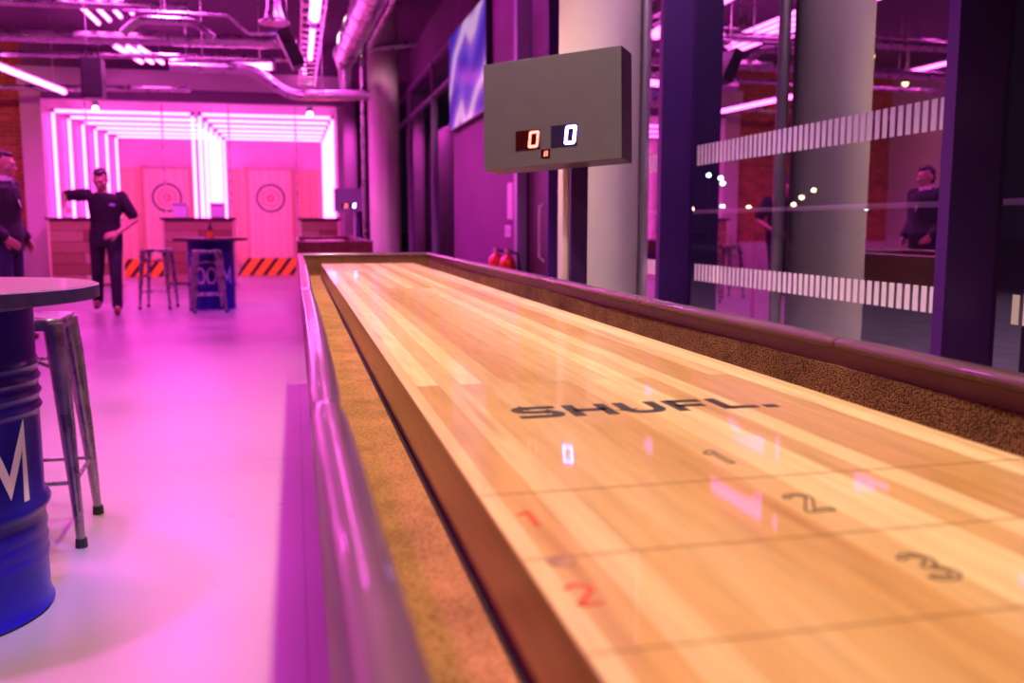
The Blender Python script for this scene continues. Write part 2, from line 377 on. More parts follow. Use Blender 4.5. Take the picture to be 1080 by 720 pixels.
struct(MB().box((1.95, 8.13, 0), (XW + .1, 8.25, 3.62)).build('trim_6', mat('lilac_metal_trim', (.42, .36, .55), .4, metal=.5), smooth=False), 'lilac metal edge trim at the near end of the aubergine wall')
# door in the dark recess
d = struct(MB().box((2.05, 7.42, 0), (2.12, 8.1, 2.4)).build('door_1', M['door'], smooth=False, bevel=.004), 'dark door in the recess between pillar and aubergine wall')
MB().tube([(2.04, 7.52, .75), (2.0, 7.52, .78), (2.0, 7.52, 1.2), (2.04, 7.52, 1.22)], .012, 8).build('door_handle', M['chrome'], d)
MB().box((2.04, 7.36, 0), (2.14, 7.42, 2.46)).box((2.04, 8.1, 0), (2.14, 8.13, 2.46)).box((2.04, 7.36, 2.4), (2.14, 8.13, 2.46)).build('door_frame', M['black_metal'], d, smooth=False)
struct(MB().box((2.08, 7.36, 2.46), (2.3, 8.13, 3.62)).build('trim_7', M['plaster_dark'], smooth=False), 'dark panel over the recessed door')
# red doors in the left wall and back wall, seen mirrored in the glass
for i, y in enumerate((9.0, 14.2)):
    d = struct(MB().box((-8.2, y, 0), (-8.15, y + 1.0, 2.1)).build('door_%d' % (i + 2), M['red_door'], smooth=False, bevel=.004))
    MB().box((-8.2, y - .07, 0), (-8.13, y, 2.17)).box((-8.2, y + 1, 0), (-8.13, y + 1.07, 2.17)).box((-8.2, y - .07, 2.1), (-8.13, y + 1.07, 2.17)).build('door_frame', M['black_metal'], d, smooth=False)

# concrete pillars
for i, y in enumerate((4.6, 14.2, 23.8)):
    x = 1.535 if i == 0 else 1.345
    struct(MB().lathe([(.206 if i == 0 else .232, 0), (.206 if i == 0 else .232, CE)], 48, (x, y, 0)).build('pillar_%d' % (i + 1), M['concrete']))

# glass wall: bays between deep aubergine fins
fins = [-2.23, .16, 2.55, 4.94, 7.33, 12.62, 14.75, 17.9, 20.3, 22.2, 24.6, 27.0]
for i, y in enumerate(fins):
    far = y > 11
    struct(MB().box((2.15 if far else 2.02, y, 0), (XW + .02, y + .055, 3.62)).build('trim_%d' % (10 + i), M['lit_frame' if far else 'purple_metal'], smooth=False, bevel=.003))
nw = 0
for i in range(len(fins) - 1):
    y0, y1 = fins[i] + .055, fins[i + 1]
    if fins[i] == 7.33: y0 = 11.65
    nw += 1
    wdw = struct(MB().box((XW, y0, .05), (XW + .012, y1, 3.6)).build('window_%d' % nw, M['glass'], smooth=False))
    far = y0 > 11
    f = MB().box((XW - .03, y0, 0), (XW + .05, y1, .06)).box((XW - .03, y0, 3.55), (XW + .05, y1, 3.62)).box((XW - .03, y0, 3.05), (XW + .05, y1, 3.11))
    f.build('window_frame', M['lit_frame' if far else 'purple_metal'], wdw, smooth=False)
    if not far:
        for z0, z1 in ((1.378, 1.488), (.738, .832)):
            m = MB(); n = int((y1 - y0 - .06) / .0465)
            for k in range(n):
                yy = y0 + .03 + k * .0465
                m.box((XW - .0012, yy, z0), (XW - .0004, yy + .030, z1))
            m.build('manifestation_band', M['frit'], wdw, smooth=False)

# outside
struct(MB().box((XW + .3, -6, -.2), (60, 120, -.05)).build('ground', M['paving'], smooth=False))
g = thing('guard_rail', 'thin pale handrail outside the near windows', 'railing', (2.75, 0, -.05))
MB().tube([(0, -2, 1.19), (0, 9, 1.19)], .014, 10).build('handrail', M['sign'], g)
for k in range(6): MB().tube([(0, -1.4 + k * 2.2, 0), (0, -1.4 + k * 2.2, 1.18)], .014, 8).build('rail_post', M['black_metal'], g)
def street_light(x, y, h, m, label):
    t = thing('street_light', label, 'street light', (x, y, -.05), 0, 'lamps far outside the windows')
    MB().tube([(0, 0, 0), (0, 0, h)], [.06, .035], 8).build('pole', M['black_metal'], t)
    MB().ball((0, 0, h + .1), .11, .11, .09, 12, 8).build('lamp_head', m, t)
lamps = [(20.6, 44, 3.5, 'cold_lamp', 'cold white street light outside, topmost of the cluster by the near mullion'), (21.5, 44.5, 3.4, 'cold_lamp', 'cold street light outside, right of the topmost in the cluster by the mullion'),
         (20.9, 43, 3.05, 'cold_lamp', 'cold street light outside, lowest of the cluster by the near mullion'),
         (19.7, 44, 1.8, 'street_lamp', 'low warm lamp outside by the handrail line, nearest the mullion'), (21.4, 44, 1.95, 'cold_lamp', 'low cold lamp outside just above the handrail line'),
         (23.4, 45, 1.9, 'street_lamp', 'low warm lamp outside, alone between the two groups of lamps'), (26.6, 46, 2.1, 'street_lamp', 'warm lamp outside, lowest of the three before the mirrored pillar'),
         (27.3, 46.4, 2.5, 'street_lamp', 'warm lamp outside, middle of the three before the mirrored pillar'), (27.9, 46.2, 2.9, 'street_lamp', 'warm lamp outside, topmost of the three before the mirrored pillar'),
         (28.4, 42, 1.85, 'cold_lamp', 'lone cold lamp outside by the far edge of the mirrored pillar')]
for x, y, h, m, l in lamps: street_light(x, y, h, M[m], l)

# ------------------------------------------------------------------ shuffleboard tables
def shuffleboard(name, label, y0, y1, marks, joints):
    t = thing(name, label, 'shuffleboard table', (.436, y0, 0), 0, 'long shuffleboard tables')
    Ln = y1 - y0
    W = .424                                     # half width to the outer rail face
    s0, s1, hb = .23, Ln - .23, .285             # playing board
    BT = .813
    bo = MB().box((-hb, s0, .733), (hb, s1, BT)).build('playing_board', M['board'], t, smooth=False)
    MB().box((-hb - .0015, s0, .7345), (-hb, s1, BT - .0003)).build('board_edge', M['board_side'], bo, smooth=False)
    MB().box((hb, s0, .7345), (hb + .0015, s1, BT - .0003)).build('board_edge', M['board_side'], bo, smooth=False)
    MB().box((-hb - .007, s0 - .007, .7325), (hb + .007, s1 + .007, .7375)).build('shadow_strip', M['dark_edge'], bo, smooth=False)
    MB().box((-W + .02, .02, .70), (W - .02, Ln - .02, .7325)).build('gutter_floor', M['gutter'], t, smooth=False)
    def bend(y): return .009 * max(0, 1 - y / .5) ** 1.5 if marks else 0
    for sx in (-1, 1):
        # rail body, carpet liner, lip, rounded cap in sections
        x0, x1 = sorted((sx * (W - .005), sx * (W - .022)))
        rail = MB().box((x0, 0, .70), (x1, Ln, .855)).build('side_rail', M['lip'], t, smooth=False)
        a, c = sorted((sx * (W - .022), sx * (W - .0265)))
        MB().box((a, .022, .7325), (c, Ln - .022, .827)).build('carpet_liner', M['liner'], rail, smooth=False)
        cuts = [0] + joints[sx] + [Ln]
        for k in range(len(cuts) - 1):
            m = MB(); ya, yb = cuts[k] + .0015, cuts[k + 1] - .0015
            n = max(6, int((yb - ya) / .06)); rings = []
            for i in range(n + 1):
                y = ya + (yb - ya) * i / n
                q = (yb - ya)
                e = .8 + .2 * min(1, min(y - ya, yb - y) / .012)
                bow = -.0035 * math.sin(PI * (y - ya) / q)
                cx = sx * (W - .0145 + bow) + (bend(y) if sx < 0 else 0)
                rings.append([(cx + .0175 * e * math.copysign(abs(math.cos(th)) ** .8, math.cos(th)), y, .8625 + .0105 * e * math.copysign(abs(math.sin(th)) ** .8, math.sin(th))) for th in [2 * PI * j / 20 for j in range(20)]])
            m.loft(rings); m.build('rail_cap', M['cap'], rail, ang=60)
        # outer apron
        a, c = sorted((sx * (W - .012), sx * (W - .035)))
        MB().box((a, .03, .55), (c, Ln - .03, .70)).build('apron', M['apron'], t, smooth=False, bevel=.003)
    for ya, yb, cy in ((.005, .022, .0145), (Ln - .022, Ln - .005, Ln - .0145)):
        rail = MB().box((-W + .022, ya, .70), (W - .022, yb, .852)).build('end_rail', M['lip'], t, smooth=False)
        yl = (yb, yb + .0045) if ya < .1 else (ya - .0045, ya)
        MB().box((-W + .027, yl[0], .7325), (W - .027, yl[1], .827)).build('carpet_liner', M['liner'], rail, smooth=False)
        MB().tube([(-W + .032, cy, .858), (W - .032, cy, .858)], .0135, 16).build('rail_cap', M['cap'], rail)
        ye = (.012, .035) if ya < .1 else (Ln - .035, Ln - .012)
        MB().box((-W + .035, ye[0], .55), (W - .035, ye[1], .70)).build('end_apron', M['purple_metal'], t, smooth=False)
    for yy in (.55, Ln / 2, Ln - .55):
        m = MB().box((-.26, yy - .10, .04), (.26, yy + .10, .70)); lg = m.build('pedestal', M['purple_metal'], t, smooth=False, bevel=.006)
        MB().box((-.31, yy - .14, 0), (.31, yy + .14, .04)).build('foot', M['black_metal'], lg, smooth=False, bevel=.004)
    if marks:
        Y0 = -y0; X0 = -.436
        top = BT + .0002
        def fl(ox, oy, rot=0):
            return lambda x, y, h: (ox + X0 + x, oy + Y0 + y, top + h)
        for yl in (.463, .612, .772):
            MB().box((-hb, yl + Y0 - .0007, top), (hb, yl + Y0 + .0007, top + .0003)).build('zone_line', M['line_ink'], bo, smooth=False)
        # the wide block word across the lane
        S = [[(.055, .012 + .056), (.03, .071)] + arc(.016, .0575, .014, .0135, 90, 270, 8) + [(.042, .044)] + arc(.042, .0275, .014, .0165, 90, -90, 8) + [(.004, .011)]]
        S = [[(.058, .066), (.018, .066)] + arc(.018, .0525, .012, .0135, 90, 270, 8) + [(.042, .039)] + arc(.042, .0255, .012, .0135, 90, -90, 8) + [(.0, .012)]]
        Hh = [[(.008, .005), (.008, .073)], [(.052, .005), (.052, .073)], [(.008, .039), (.052, .039)]]
        U = [[(.008, .073), (.008, .03)] + arc(.026, .03, .018, .018, 180, 270, 6) + arc(.034, .03, .018, .018, 270, 360, 6) + [(.052, .073)]]
        Fl = [[(.008, .005), (.008, .073)], [(.008, .066), (.054, .066)], [(.008, .037), (.048, .037)]]
        Ll = [[(.008, .073), (.008, .005)], [(.008, .012), (.05, .012)]]
        word = sh(S, 0) + sh(Hh, .069) + sh(U, .139) + sh(Fl, .209) + sh(Ll, .272)
        lettering(word, .0155, fl(.265, 1.075), .0003).build('lettering', M['ink'], bo, smooth=False)
        MB().box((.596 + X0, 1.077 + Y0, top), (.614 + X0, 1.093 + Y0, top + .0003)).build('lettering', M['ink'], bo, smooth=False)
        # outlined black zone numbers on the centre line
        one = [[(0, .07), (.014, .085), (.022, .085), (.022, 0), (.013, 0), (.013, .066), (.004, .06), (0, .07)]]
        two_o = arc(.02, .062, .02, .02, 170, -40, 14); two_i = arc(.02, .062, .0115, .0115, -40, 170, 12)
        two = [two_o + [(.014, .011), (.04, .011), (.04, .001), (0, .001), (0, .010), (.027, .055)] + two_i[1:] + [two_o[0]]]
        three = [arc(.02, .062, .02, .020, 160, -70, 14) + arc(.02, .022, .021, .021, 70, -160, 16) + [(.009, .018)] + arc(.02, .022, .0115, .0115, -150, 80, 12) + [(.014, .036), (.014, .046)] + arc(.02, .062, .011, .011, -80, 160, 12) + [(.0012, .0688)]]
        for st, cx, cy in ((one, .409, .825), (two, .409, .664), (three, .412, .51)):
            lettering([[(x * .62, y * .62) for x, y in q] for q in st], .0019, fl(cx, cy), .0003).build('zone_number', M['ink'], bo, smooth=False)
        r1 = [[(.0, .03), (.009, .036), (.009, .0)]]
        r2 = [arc(.010, .030, .010, .010, 165, -35, 10) + [(.001, .002)], [(.0, .003), (.022, .003)]]
        lettering(r1, .005, fl(.172, .682), .0003).build('zone_number', M['red_ink'], bo, smooth=False)
        lettering([[(x * .8, y * .85) for x, y in q] for q in r2], .0042, fl(.166, .526), .0003).build('zone_number', M['red_ink'], bo, smooth=False)
        MB().lathe([(.011, 0), (.011, .0003)], 20, (.177 + X0, .604 + Y0, top)).build('smudge', M['smudge'], bo, smooth=False)
    return t
shuffleboard('shuffleboard_table', 'long maple shuffleboard table with dark word across its lane, nearest the camera', .08, 6.0, True, {-1: [.87, 2.55], 1: [1.22, 3.02]})
shuffleboard('shuffleboard_table', 'second shuffleboard table standing beyond the end of the large one', 10.55, 15.1, False, {-1: [1.5, 3.0], 1: [1.5, 3.0]})

# scoreboards on posts beside the tables
def digit_zero(w, h, th):
    g = .12 * th
    def seg(x0, y0, x1, y1): return [(x0, y0), (x1, y1)]
    return [seg(th * .4, th / 2, w - th * .4, th / 2), seg(th * .4, h - th / 2, w - th * .4, h - th / 2),
            seg(th / 2, th * .35, th / 2, h / 2 - g), seg(th / 2, h / 2 + g, th / 2, h - th * .35),
            seg(w - th / 2, th * .35, w - th / 2, h / 2 - g), seg(w - th / 2, h / 2 + g, w - th / 2, h - th * .35)]
def scoreboard(label, post, centre, az, roll, zc, pitch=0):
    # local frame: x along the face to the viewer's right, y into the box, z up
    t = thing('scoreboard', label, 'scoreboard', (post[0], post[1], 0), 0, 'electronic scoreboards on posts')
    W, Hh, D = .485, .352, .10
    mtx = Matrix.Translation((centre[0] - post[0], centre[1] - post[1], zc)) @ Matrix.Rotation(az, 4, 'Z') @ Matrix.Rotation(pitch, 4, 'X') @ Matrix.Rotation(roll, 4, 'Y')
    case = MB().box((-W / 2, .004, -Hh / 2), (W / 2, D, Hh / 2), mtx=mtx).build('case', M['board_black'], t, smooth=False, bevel=.003)
    MB().box((-W / 2 + .001, -.002, -Hh / 2 + .001), (W / 2 - .001, .004, Hh / 2 - .001), mtx=mtx).build('face_panel', M['board_grey'], t, smooth=False, bevel=.001)
    def loc(fx, fy): return (-W / 2 + fx * W, Hh / 2 - fy * Hh)
    for nm, (a, c), (d, e), pm, lm, off in (('score_display', (.245, .425), (.665, .845), 'red_panel', 'red_led', .52), ('score_display', (.505, .69), (.65, .845), 'blue_panel', 'blue_led', .53), ('round_display', (.432, .498), (.858, .937), 'red_panel', 'red_led', None)):
        x0, z1 = loc(a, d); x1, z0 = loc(c, e)
        p = MB().box((x0, -.004, z0), (x1, -.001, z1), mtx=mtx).build(nm, M[pm], t, smooth=False)
        h = z1 - z0
        if off:
            dw = (x1 - x0) * .40; ox = x0 + (x1 - x0) * off; dh = h * .84; oz = z0 + h * .08
            st = digit_zero(dw, dh, dw * .21)
            fn = lambda x, y, k, ox=ox, oz=oz, dh=dh: mtx @ Vector((ox + x + y / dh * .006, -.0042 - k, oz + y))
            lettering(st, dw * .24, fn, .001).build('lit_digit', M[lm], p, smooth=False)
        else:
            dh = h * .6; dw = (x1 - x0) * .16
            for q in (.42, .66):
                ox = x0 + (x1 - x0) * q; oz = z0 + h * .2
                fn = lambda x, y, k, ox=ox, oz=oz, dh=dh: mtx @ Vector((ox + x + y / dh * .002, -.0042 - k, oz + y))
                lettering([[(0, 0), (0, dh)]], dw * .6, fn, .001).build('lit_digit', M[lm], p, smooth=False)
    MB().box((-.029, -.03, .0), (.029, .03, zc - Hh / 2 + .04)).build('post', M['purple_metal'], t, smooth=False, bevel=.004)
    MB().tube([(-.045, -.02, .0), (-.045, -.02, zc - Hh / 2 + .02)], .011, 10).build('lit_edge_strip', M['sign'], t)  # pale strip standing in for the pink-lit left edge of the post
    MB().box((-.14, -.1, 0), (.1, .1, .02)).build('base_plate', M['black_metal'], t, smooth=False, bevel=.003)
    return t
AZ = -math.radians(38.8)
scoreboard('grey scoreboard on a post, showing red and blue 0, beside the large shuffleboard table', (.928, 3.0), (.815, 2.935), AZ, -math.radians(3.0), 1.418, -math.radians(5.5))
scoreboard('small far scoreboard on a post by the second shuffleboard table', (.95, 14.6), (.83, 14.5), -math.radians(12), 0, 1.43)

# ------------------------------------------------------------------ drum tables
LB = [[(.0, 0), (.0, 1)], [(0, 1), (.45, 1)] + arc(.45, .77, .25, .23, 90, -90, 8) + [(0, .54)], [(.45, .54)] + arc(.47, .27, .28, .27, 90, -90, 8) + [(0, 0)]]
LO = [arc(.38, .5, .38, .5, 0, 360, 24)[:-1] + [arc(.38, .5, .38, .5, 0, 360, 24)[0]]]
LM = [[(0, 0), (0, 1), (.42, .25), (.84, 1), (.84, 0)]]
def drum_table(label, loc, face):
    t = thing('drum_table', label, 'table', loc, 0, 'oil drum tables')
    prof = [(.27, 0.02), (.286, .0), (.292, .008), (.286, .02), (.282, .04)]
    for z in (.15, .19, .23): prof += [(.282, z - .016), (.2855, z), (.282, z + .016)]
    prof += [(.282, .27), (.288, .28), (.296, .292), (.297, .30), (.290, .315), (.282, .325), (.282, .535)]
    for z in (.56, .60, .64, .68): prof += [(.281, z - .018), (.285, z - .009), (.290, z), (.285, z + .009), (.281, z + .018)]
    prof += [(.282, .80), (.282, .83), (.292, .838), (.292, .85), (.284, .852), (.27, .84)]
    dr = MB().lathe(prof, 64).build('drum', M['drum'], t)
    for z in (.03, .29): pass
    for k, (st, lw) in enumerate(((LB, .7), (LO, .76), (LO, .76), (LM, .84))):
        a0 = math.radians(face + (-56, -28, -1, 40)[k])
        Hc = .19
        def fn(x, y, h, a0=a0, lw=lw):
            a = a0 + (x - lw / 2) * .135 / .284
            return ((.2826 + h) * math.cos(a), (.2826 + h) * math.sin(a), .325 + y * Hc)
        # densify strokes so that letters follow the curve
        ss = []
        for s in st:
            o = [s[0]]
            for p, q in zip(s, s[1:]):
                n = max(1, int(abs(q[0] - p[0]) / .12)); o += [(p[0] + (q[0] - p[0]) * i / n, p[1] + (q[1] - p[1]) * i / n) for i in range(1, n + 1)]
            ss.append(o)
        # stroke widths live in letter units
        lettering(ss, .16, fn, .0012).build('lettering', M['drum_letter'], dr, smooth=False)
    MB().lathe([(.0, .852), (.2, .852), (.2, .862), (0, .862)], 24).build('mounting_plate', M['black_metal'], t)
    tp = MB().lathe([(0, .852), (.444, .852), (.446, .855), (.446, .887), (.442, .891), (0, .891)], 72).build('table_top', M['table_wood'], t)
    MB().lathe([(.4462, .8535), (.4505, .855), (.4505, .8875), (.4462, .889)], 72).build('edge_band', M['table_edge'], tp)
    return t
drum_table('near round table on a dark blue oil drum, cut off by the picture edge', (-.98, 2.685, 0), -70)
drum_table('far round table on a lettered oil drum with a bottle on it', (-1.045, 12.24, 0), -85)

# ------------------------------------------------------------------ stools
def make_stool():
    t = thing('bar_stool', '', 'stool')
    sq = []
    def rr(h, r, z, n=6):
        o = []
        for cx, cy, a in ((h - r, h - r, 0), (-h + r, h - r, 90), (-h + r, -h + r, 180), (h - r, -h + r, 270)):
            for i in range(n + 1):
                an = math.radians(a + 90 * i / n); o.append((cx + r * math.cos(an), cy + r * math.sin(an), z))
        return o
    m = MB().loft([rr(.152, .045, .712), rr(.154, .045, .742), rr(.150, .043, .7495), rr(.138, .038, .750), rr(.10, .03, .744)])
    st = m.build('seat', M['stool'], t)
    MB().box((-.045, -.012, .7435), (.045, .012, .7455)).build('handle_slot', M['rubber'], st, smooth=False)
    for sx in (-1, 1):
        for sy in (-1, 1):
            rings = []
            for z, off, ww in ((.735, .128, .036), (.60, .142, .034), (.35, .160, .026), (.12, .176, .0185), (.02, .182, .015)):
                cx, cy = sx * off, sy * off; R_ = []
                for q in range(10):      # rounded folded-sheet section, crease pointing outward
                    a = 2 * PI * q / 10
                    R_.append((cx + ww * .9 * math.cos(a), cy + ww * .9 * math.sin(a), z))
                rings.append(R_)
            lg = MB().loft(rings[::-1]).build('leg', M['stool'], t)
            rib = MB()
            rib.tube([(sx * (.128 + .021), sy * (.128 + .021), .70), (sx * (.160 + .0155), sy * (.160 + .0155), .35), (sx * (.176 + .0105), sy * (.176 + .0105), .12)], [.009, .007, .005], 8).build('crease', M['stool'], lg)
            MB().lathe([(.0, 0), (.0195, 0), (.018, .03), (.0, .03)], 14, (sx * .183, sy * .183, 0)).build('rubber_foot', M['rubber'], lg)
    for a, c in (((-1, -1), (1, -1)), ((1, -1), (1, 1)), ((1, 1), (-1, 1)), ((-1, 1), (-1, -1))):
        MB().tube([(a[0] * .171, a[1] * .171, .215), (c[0] * .171, c[1] * .171, .215)], .0075, 8).build('footrest_rung', M['stool'], t)
    MB().tube([(-.14, -.14, .585), (0, 0, .60), (.14, .14, .585)], .007, 8).build('cross_brace', M['stool'], t)
    MB().tube([(-.14, .14, .585), (0, 0, .611), (.14, -.14, .585)], .007, 8).build('cross_brace', M['stool'], t)
    return t
s0 = make_stool(); s0.location = (-.905, 3.335, 0); s0.rotation_euler = (0, 0, math.radians(3)); s0['group'] = 'metal bar stools'
s0['label'] = 'large metal bar stool tucked under the nearest drum table'
dup(s0, (-1.71, 12.38, 0), math.radians(-8), 'metal bar stool standing left of the far drum table, clear of it', 'metal bar stools')
dup(s0, (-1.05, 11.72, 0), math.radians(12), 'metal bar stool in front of the lettered far drum', 'metal bar stools')

# bottle on the far table
t = thing('drink_bottle', 'dark bottle with amber drink on the far drum table', 'bottle', (-1.03, 12.1, .891))
MB().lathe([(0, 0), (.036, 0), (.038, .006), (.038, .085), (0, .085)], 24).build('amber_base', M['amber'], t)
bb = MB().lathe([(0, .085), (.038, .085), (.037, .11), (.028, .135), (.016, .16), (.0145, .205), (0, .205)], 24).build('upper_glass', M['bottle'], t)
MB().lathe([(0, .205), (.017, .205), (.017, .217), (0, .217)], 16).build('cap', M['red_paint'], bb)

# ------------------------------------------------------------------ throwing lanes
def counter(label, x0, x1):
    c = (x0 + x1) / 2; h = (x1 - x0) / 2
    t = thing('plank_counter', label, 'counter', (c, 17.4, 0), 0, 'plank counters before the lanes')
    MB().box((-h + .03, -.17, .03), (h - .03, .17, 1.14)).build('plank_front', M['counter_planks'], t, smooth=False)
    for s in (-1, 1):
        a, d = sorted((s * h, s * (h - .035))); MB().box((a, -.185, 0), (d, .185, 1.14)).build('corner_post', M['target_planks'], t, smooth=False, bevel=.004)
    MB().box((-h - .03, -.21, 1.14), (h + .03, .21, 1.175)).build('counter_top', M['table_edge'], t, smooth=False, bevel=.005)
    MB().box((-h + .04, -.165, 0), (h - .04, .165, .03)).build('plinth', M['black_metal'], t, smooth=False)
counter('plank counter behind the walking person in black', -4.12, -2.98)
counter('plank counter with two pale boxes on it behind the far drum table', -2.27, -1.05)
counter('plank counter rising behind the second shuffleboard table', .08, .80)
def carton(label, x):
    t = thing('carton', label, 'box', (x, 17.42, 1.175), 0, 'pale cartons on the counter')
    w, d, h = .12, .10, .2
    MB().box((-w, -d, 0), (w, d, .006)).build('bottom', M['carton'], t, smooth=False)
    for lo, hi in (((-w, -d, 0), (w, -d + .005, h)), ((-w, d - .005, 0), (w, d, h)), ((-w, -d, 0), (-w + .005, d, h)), ((w - .005, -d, 0), (w, d, h))):
        MB().box(lo, hi).build('side_panel', M['carton'], t, smooth=False)
    for y, s in ((-d, -1), (d, 1)):
        MB().box((-w, -.002, 0), (w, .002, .07), mtx=Matrix.Translation((0, y, h)) @ Matrix.Rotation(s * -.5, 4, 'X')).build('flap', M['carton'], t, smooth=False)
carton('pale open carton at the end of the counter nearer the target ring', -1.97)
carton('pale open carton at the counter end below the bright middle tubes', -1.34)
for l, x in (('black and orange striped barrier in the lane behind the walking person', -3.2), ('black and orange striped barrier in the lane right of the drum table', -.6)):
    t = thing('hazard_barrier', l, 'barrier', (x, 20.0, 0), 0, 'striped barriers in the lanes')
    MB().prism([(-.60, .0), (.60, 0), (.60, .36), (-.42, .36)], -.04, .04, Matrix.Rotation(PI / 2, 4, 'X')).build('striped_board', M['hazard'], t, smooth=False)
    for s in (-.35, .4): MB().box((s - .03, .04, 0), (s + .03, .28, .05)).build('stand_foot', M['black_metal'], t, smooth=False)
for l, x in (('ring target on pale planks in the lane left of the bright middle divider', -3.07), ('ring target on pale planks in the lane right of the bright middle divider', -.58)):
    t = thing('target_board', l, 'target', (x, 24.5, 0), 0, 'ring targets on the lane back wall')
    MB().box((-.52, -.05, .06), (.52, .02, 2.42)).build('plank_backing', M['target_planks'], t, smooth=False)
    for nm, r, w_, mm in (('outer_ring', .335, .05, 'target_ring'), ('inner_ring', .2, .022, 'target_red'), ('bullseye', .07, .05, 'target_red')):
        P = arc(0, 1.72, r, r, 0, 360, 40); P[-1] = P[0]
        lettering([P], w_, lambda x_, y_, k: (x_, -.0505 - k, y_), .004).build(nm, M[mm], t, smooth=False)
    MB().box((-.6, -.03, 0), (-.53, .03, 2.5)).build('edge_batten', M['plank_wall'], t, smooth=False)
    MB().box((.53, -.03, 0), (.6, .03, 2.5)).build('edge_batten', M['plank_wall'], t, smooth=False)
# glowing frames in depth
ordn = ('first', 'second', 'third', 'fourth', 'fifth', 'last')
def frames(xl, xr, which):
    for i in range(6):
        y = 18.15 + i * 1.2
        t = thing('light_frame', '%s glowing pink tube frame, counted from the front, in the %s lane' % (ordn[i], which), 'light', (0, y, 0), 0, 'glowing tube frames over the lanes')
        z1, r = 3.06 + .02 * i, .03
        MB().tube([(xl, 0, .12), (xl, 0, z1 - .04)], r, 10).build('upright_tube', M['neon'], t)
        MB().tube([(xr, 0, .12), (xr, 0, z1 - .04)], r, 10).build('upright_tube', M['neon'], t)
        MB().tube([(xl, 0, z1), (xr, 0, z1)], r, 10).build('top_tube', M['neon'], t)
        for x in (xl, xr):
            MB().box((x - .04, -.04, z1 - .04), (x + .04, .04, z1 + .04)).build('corner_joint', M['sign'], t, smooth=False)
            MB().box((x - .05, -.05, 0), (x + .05, .05, .12)).build('tube_socket', M['black_metal'], t, smooth=False)
frames(-4.13, -1.775, 'left'); frames(-1.645, .745, 'right')
posts = [(-3.55, 'before the left uprights'), (-2.28, 'at the first box on the counter'), (-1.13, 'right of the middle divider'), (.06, 'before the right uprights')]
for x, l in posts:
    t = thing('lane_post', 'thin steel post ' + l + ' of the lanes', 'post', (x, 17.95, 0), 0, 'thin posts before the lanes')
    MB().tube([(0, 0, .012), (0, 0, 3.2)], .014, 10).build('shaft', M['steel'], t)
    MB().lathe([(0, 0), (.06, 0), (.06, .012), (0, .012)], 20).build('foot_plate', M['steel'], t)
# small spotlight under the header
for x, l in ((-3.37, 'tiny bright spotlight under the header over the left lane'), (.33, 'tiny bright spotlight under the header over the right lane')):
    t = thing('spotlight', l, 'light', (x, 17.9, 3.22), 0, 'small spotlights under the header')
    MB().lathe([(0, -.12), (.05, -.12), (.06, 0), (0, 0)], 20).build('housing', M['sign'], t)
    MB().ball((0, -.02, -.13), .05, seg=14, n=8).build('bulb', M['white_lamp'], t)

# ------------------------------------------------------------------ ceiling services
def hang(t, x, y, z0):       # thin suspension rod up to the ceiling
    MB().tube([(x, y, z0), (x, y, CE - t.location.z)], .006, 6).build('hanger_rod', M['steel'], t)
def pipe(name, label, pts, r, m, group='pipes under the ceiling', rods=(), cat='pipe', flanges=0):
    o = Vector(pts[0]); t = thing(name, label, cat, o, 0, group)
    q = [Vector(p) - o for p in pts]
    # round the corners
    R = [q[0]]
    for i in range(1, len(q) - 1):
        a, b_, c = q[i - 1], q[i], q[i + 1]; k = min(r * 2.2, (a - b_).length * .45, (c - b_).length * .45)
        p0 = b_ + (a - b_).normalized() * k; p1 = b_ + (c - b_).normalized() * k
        R += [p0.lerp(b_, u).lerp(b_.lerp(p1, u), u) for u in [j / 6 for j in range(7)]]
    R.append(q[-1])
    MB().tube(R, r, 20).build('run', m, t)
    for i in range(flanges):
        u = (i + .5) / flanges; k = u * (len(q) - 1); j = min(int(k), len(q) - 2); p = q[j].lerp(q[j + 1], k - j); d_ = (q[j + 1] - q[j]).normalized()
        MB().tube([p - d_ * .02, p + d_ * .02], r * 1.12, 20).build('collar', m, t)
    for i in rods: hang(t, q[i].lerp(q[min(i + 1, len(q) - 1)], .4).x, q[i].lerp(q[min(i + 1, len(q) - 1)], .4).y, q[i].lerp(q[min(i + 1, len(q) - 1)], .4).z + r)
    return t
pipe('steel_pipe', 'long thick grey pipe running straight across under the ceiling', [(-8.15, 13, 3.33), (.1, 13, 3.45)], .075, M['steel'], rods=(0,), flanges=5)
pipe('steel_pipe', 'thinner pink-lit pipe just below and behind the thick grey pipe', [(-8.15, 14.2, 3.3), (.0, 14.2, 3.44)], .04, M['steel'], rods=(0,), flanges=3)
pipe('steel_pipe', 'pale slim pipe low across the lane header', [(-8.15, 17.2, 3.24), (-1.7, 17.2, 3.38)], .05, M['steel'], rods=(0,), flanges=3)
pipe('steel_pipe', 'grey elbowed pipe that drops down and runs level towards the round pillar', [(-1.35, 11.5, 2.86), (-.44, 11.5, 2.86), (.0, 11.5, 2.57), (.92, 11.5, 2.6)], .062, M['steel'], rods=(0, 2))
pipe('steel_pipe', 'short arched pipe above the thick grey pipe', [(-1.60, 10, 2.92), (-1.45, 10, 3.06), (-.90, 10, 3.06), (-.74, 10, 2.92)], .042, M['steel'], rods=(1,))
pipe('conduit', 'thin bent conduit near the top of the ceiling services', [(-1.75, 11, 3.35), (-.66, 11, 3.35), (-.44, 11, 3.16), (-.02, 11, 3.18)], .018, M['steel'], rods=(0,))
pipe('steel_pipe', 'upper grey pipe above the thick straight one, over the black speaker', [(-8.15, 12.2, 3.62), (-1.2, 12.2, 3.66)], .06, M['steel'], rods=(0,), flanges=4)
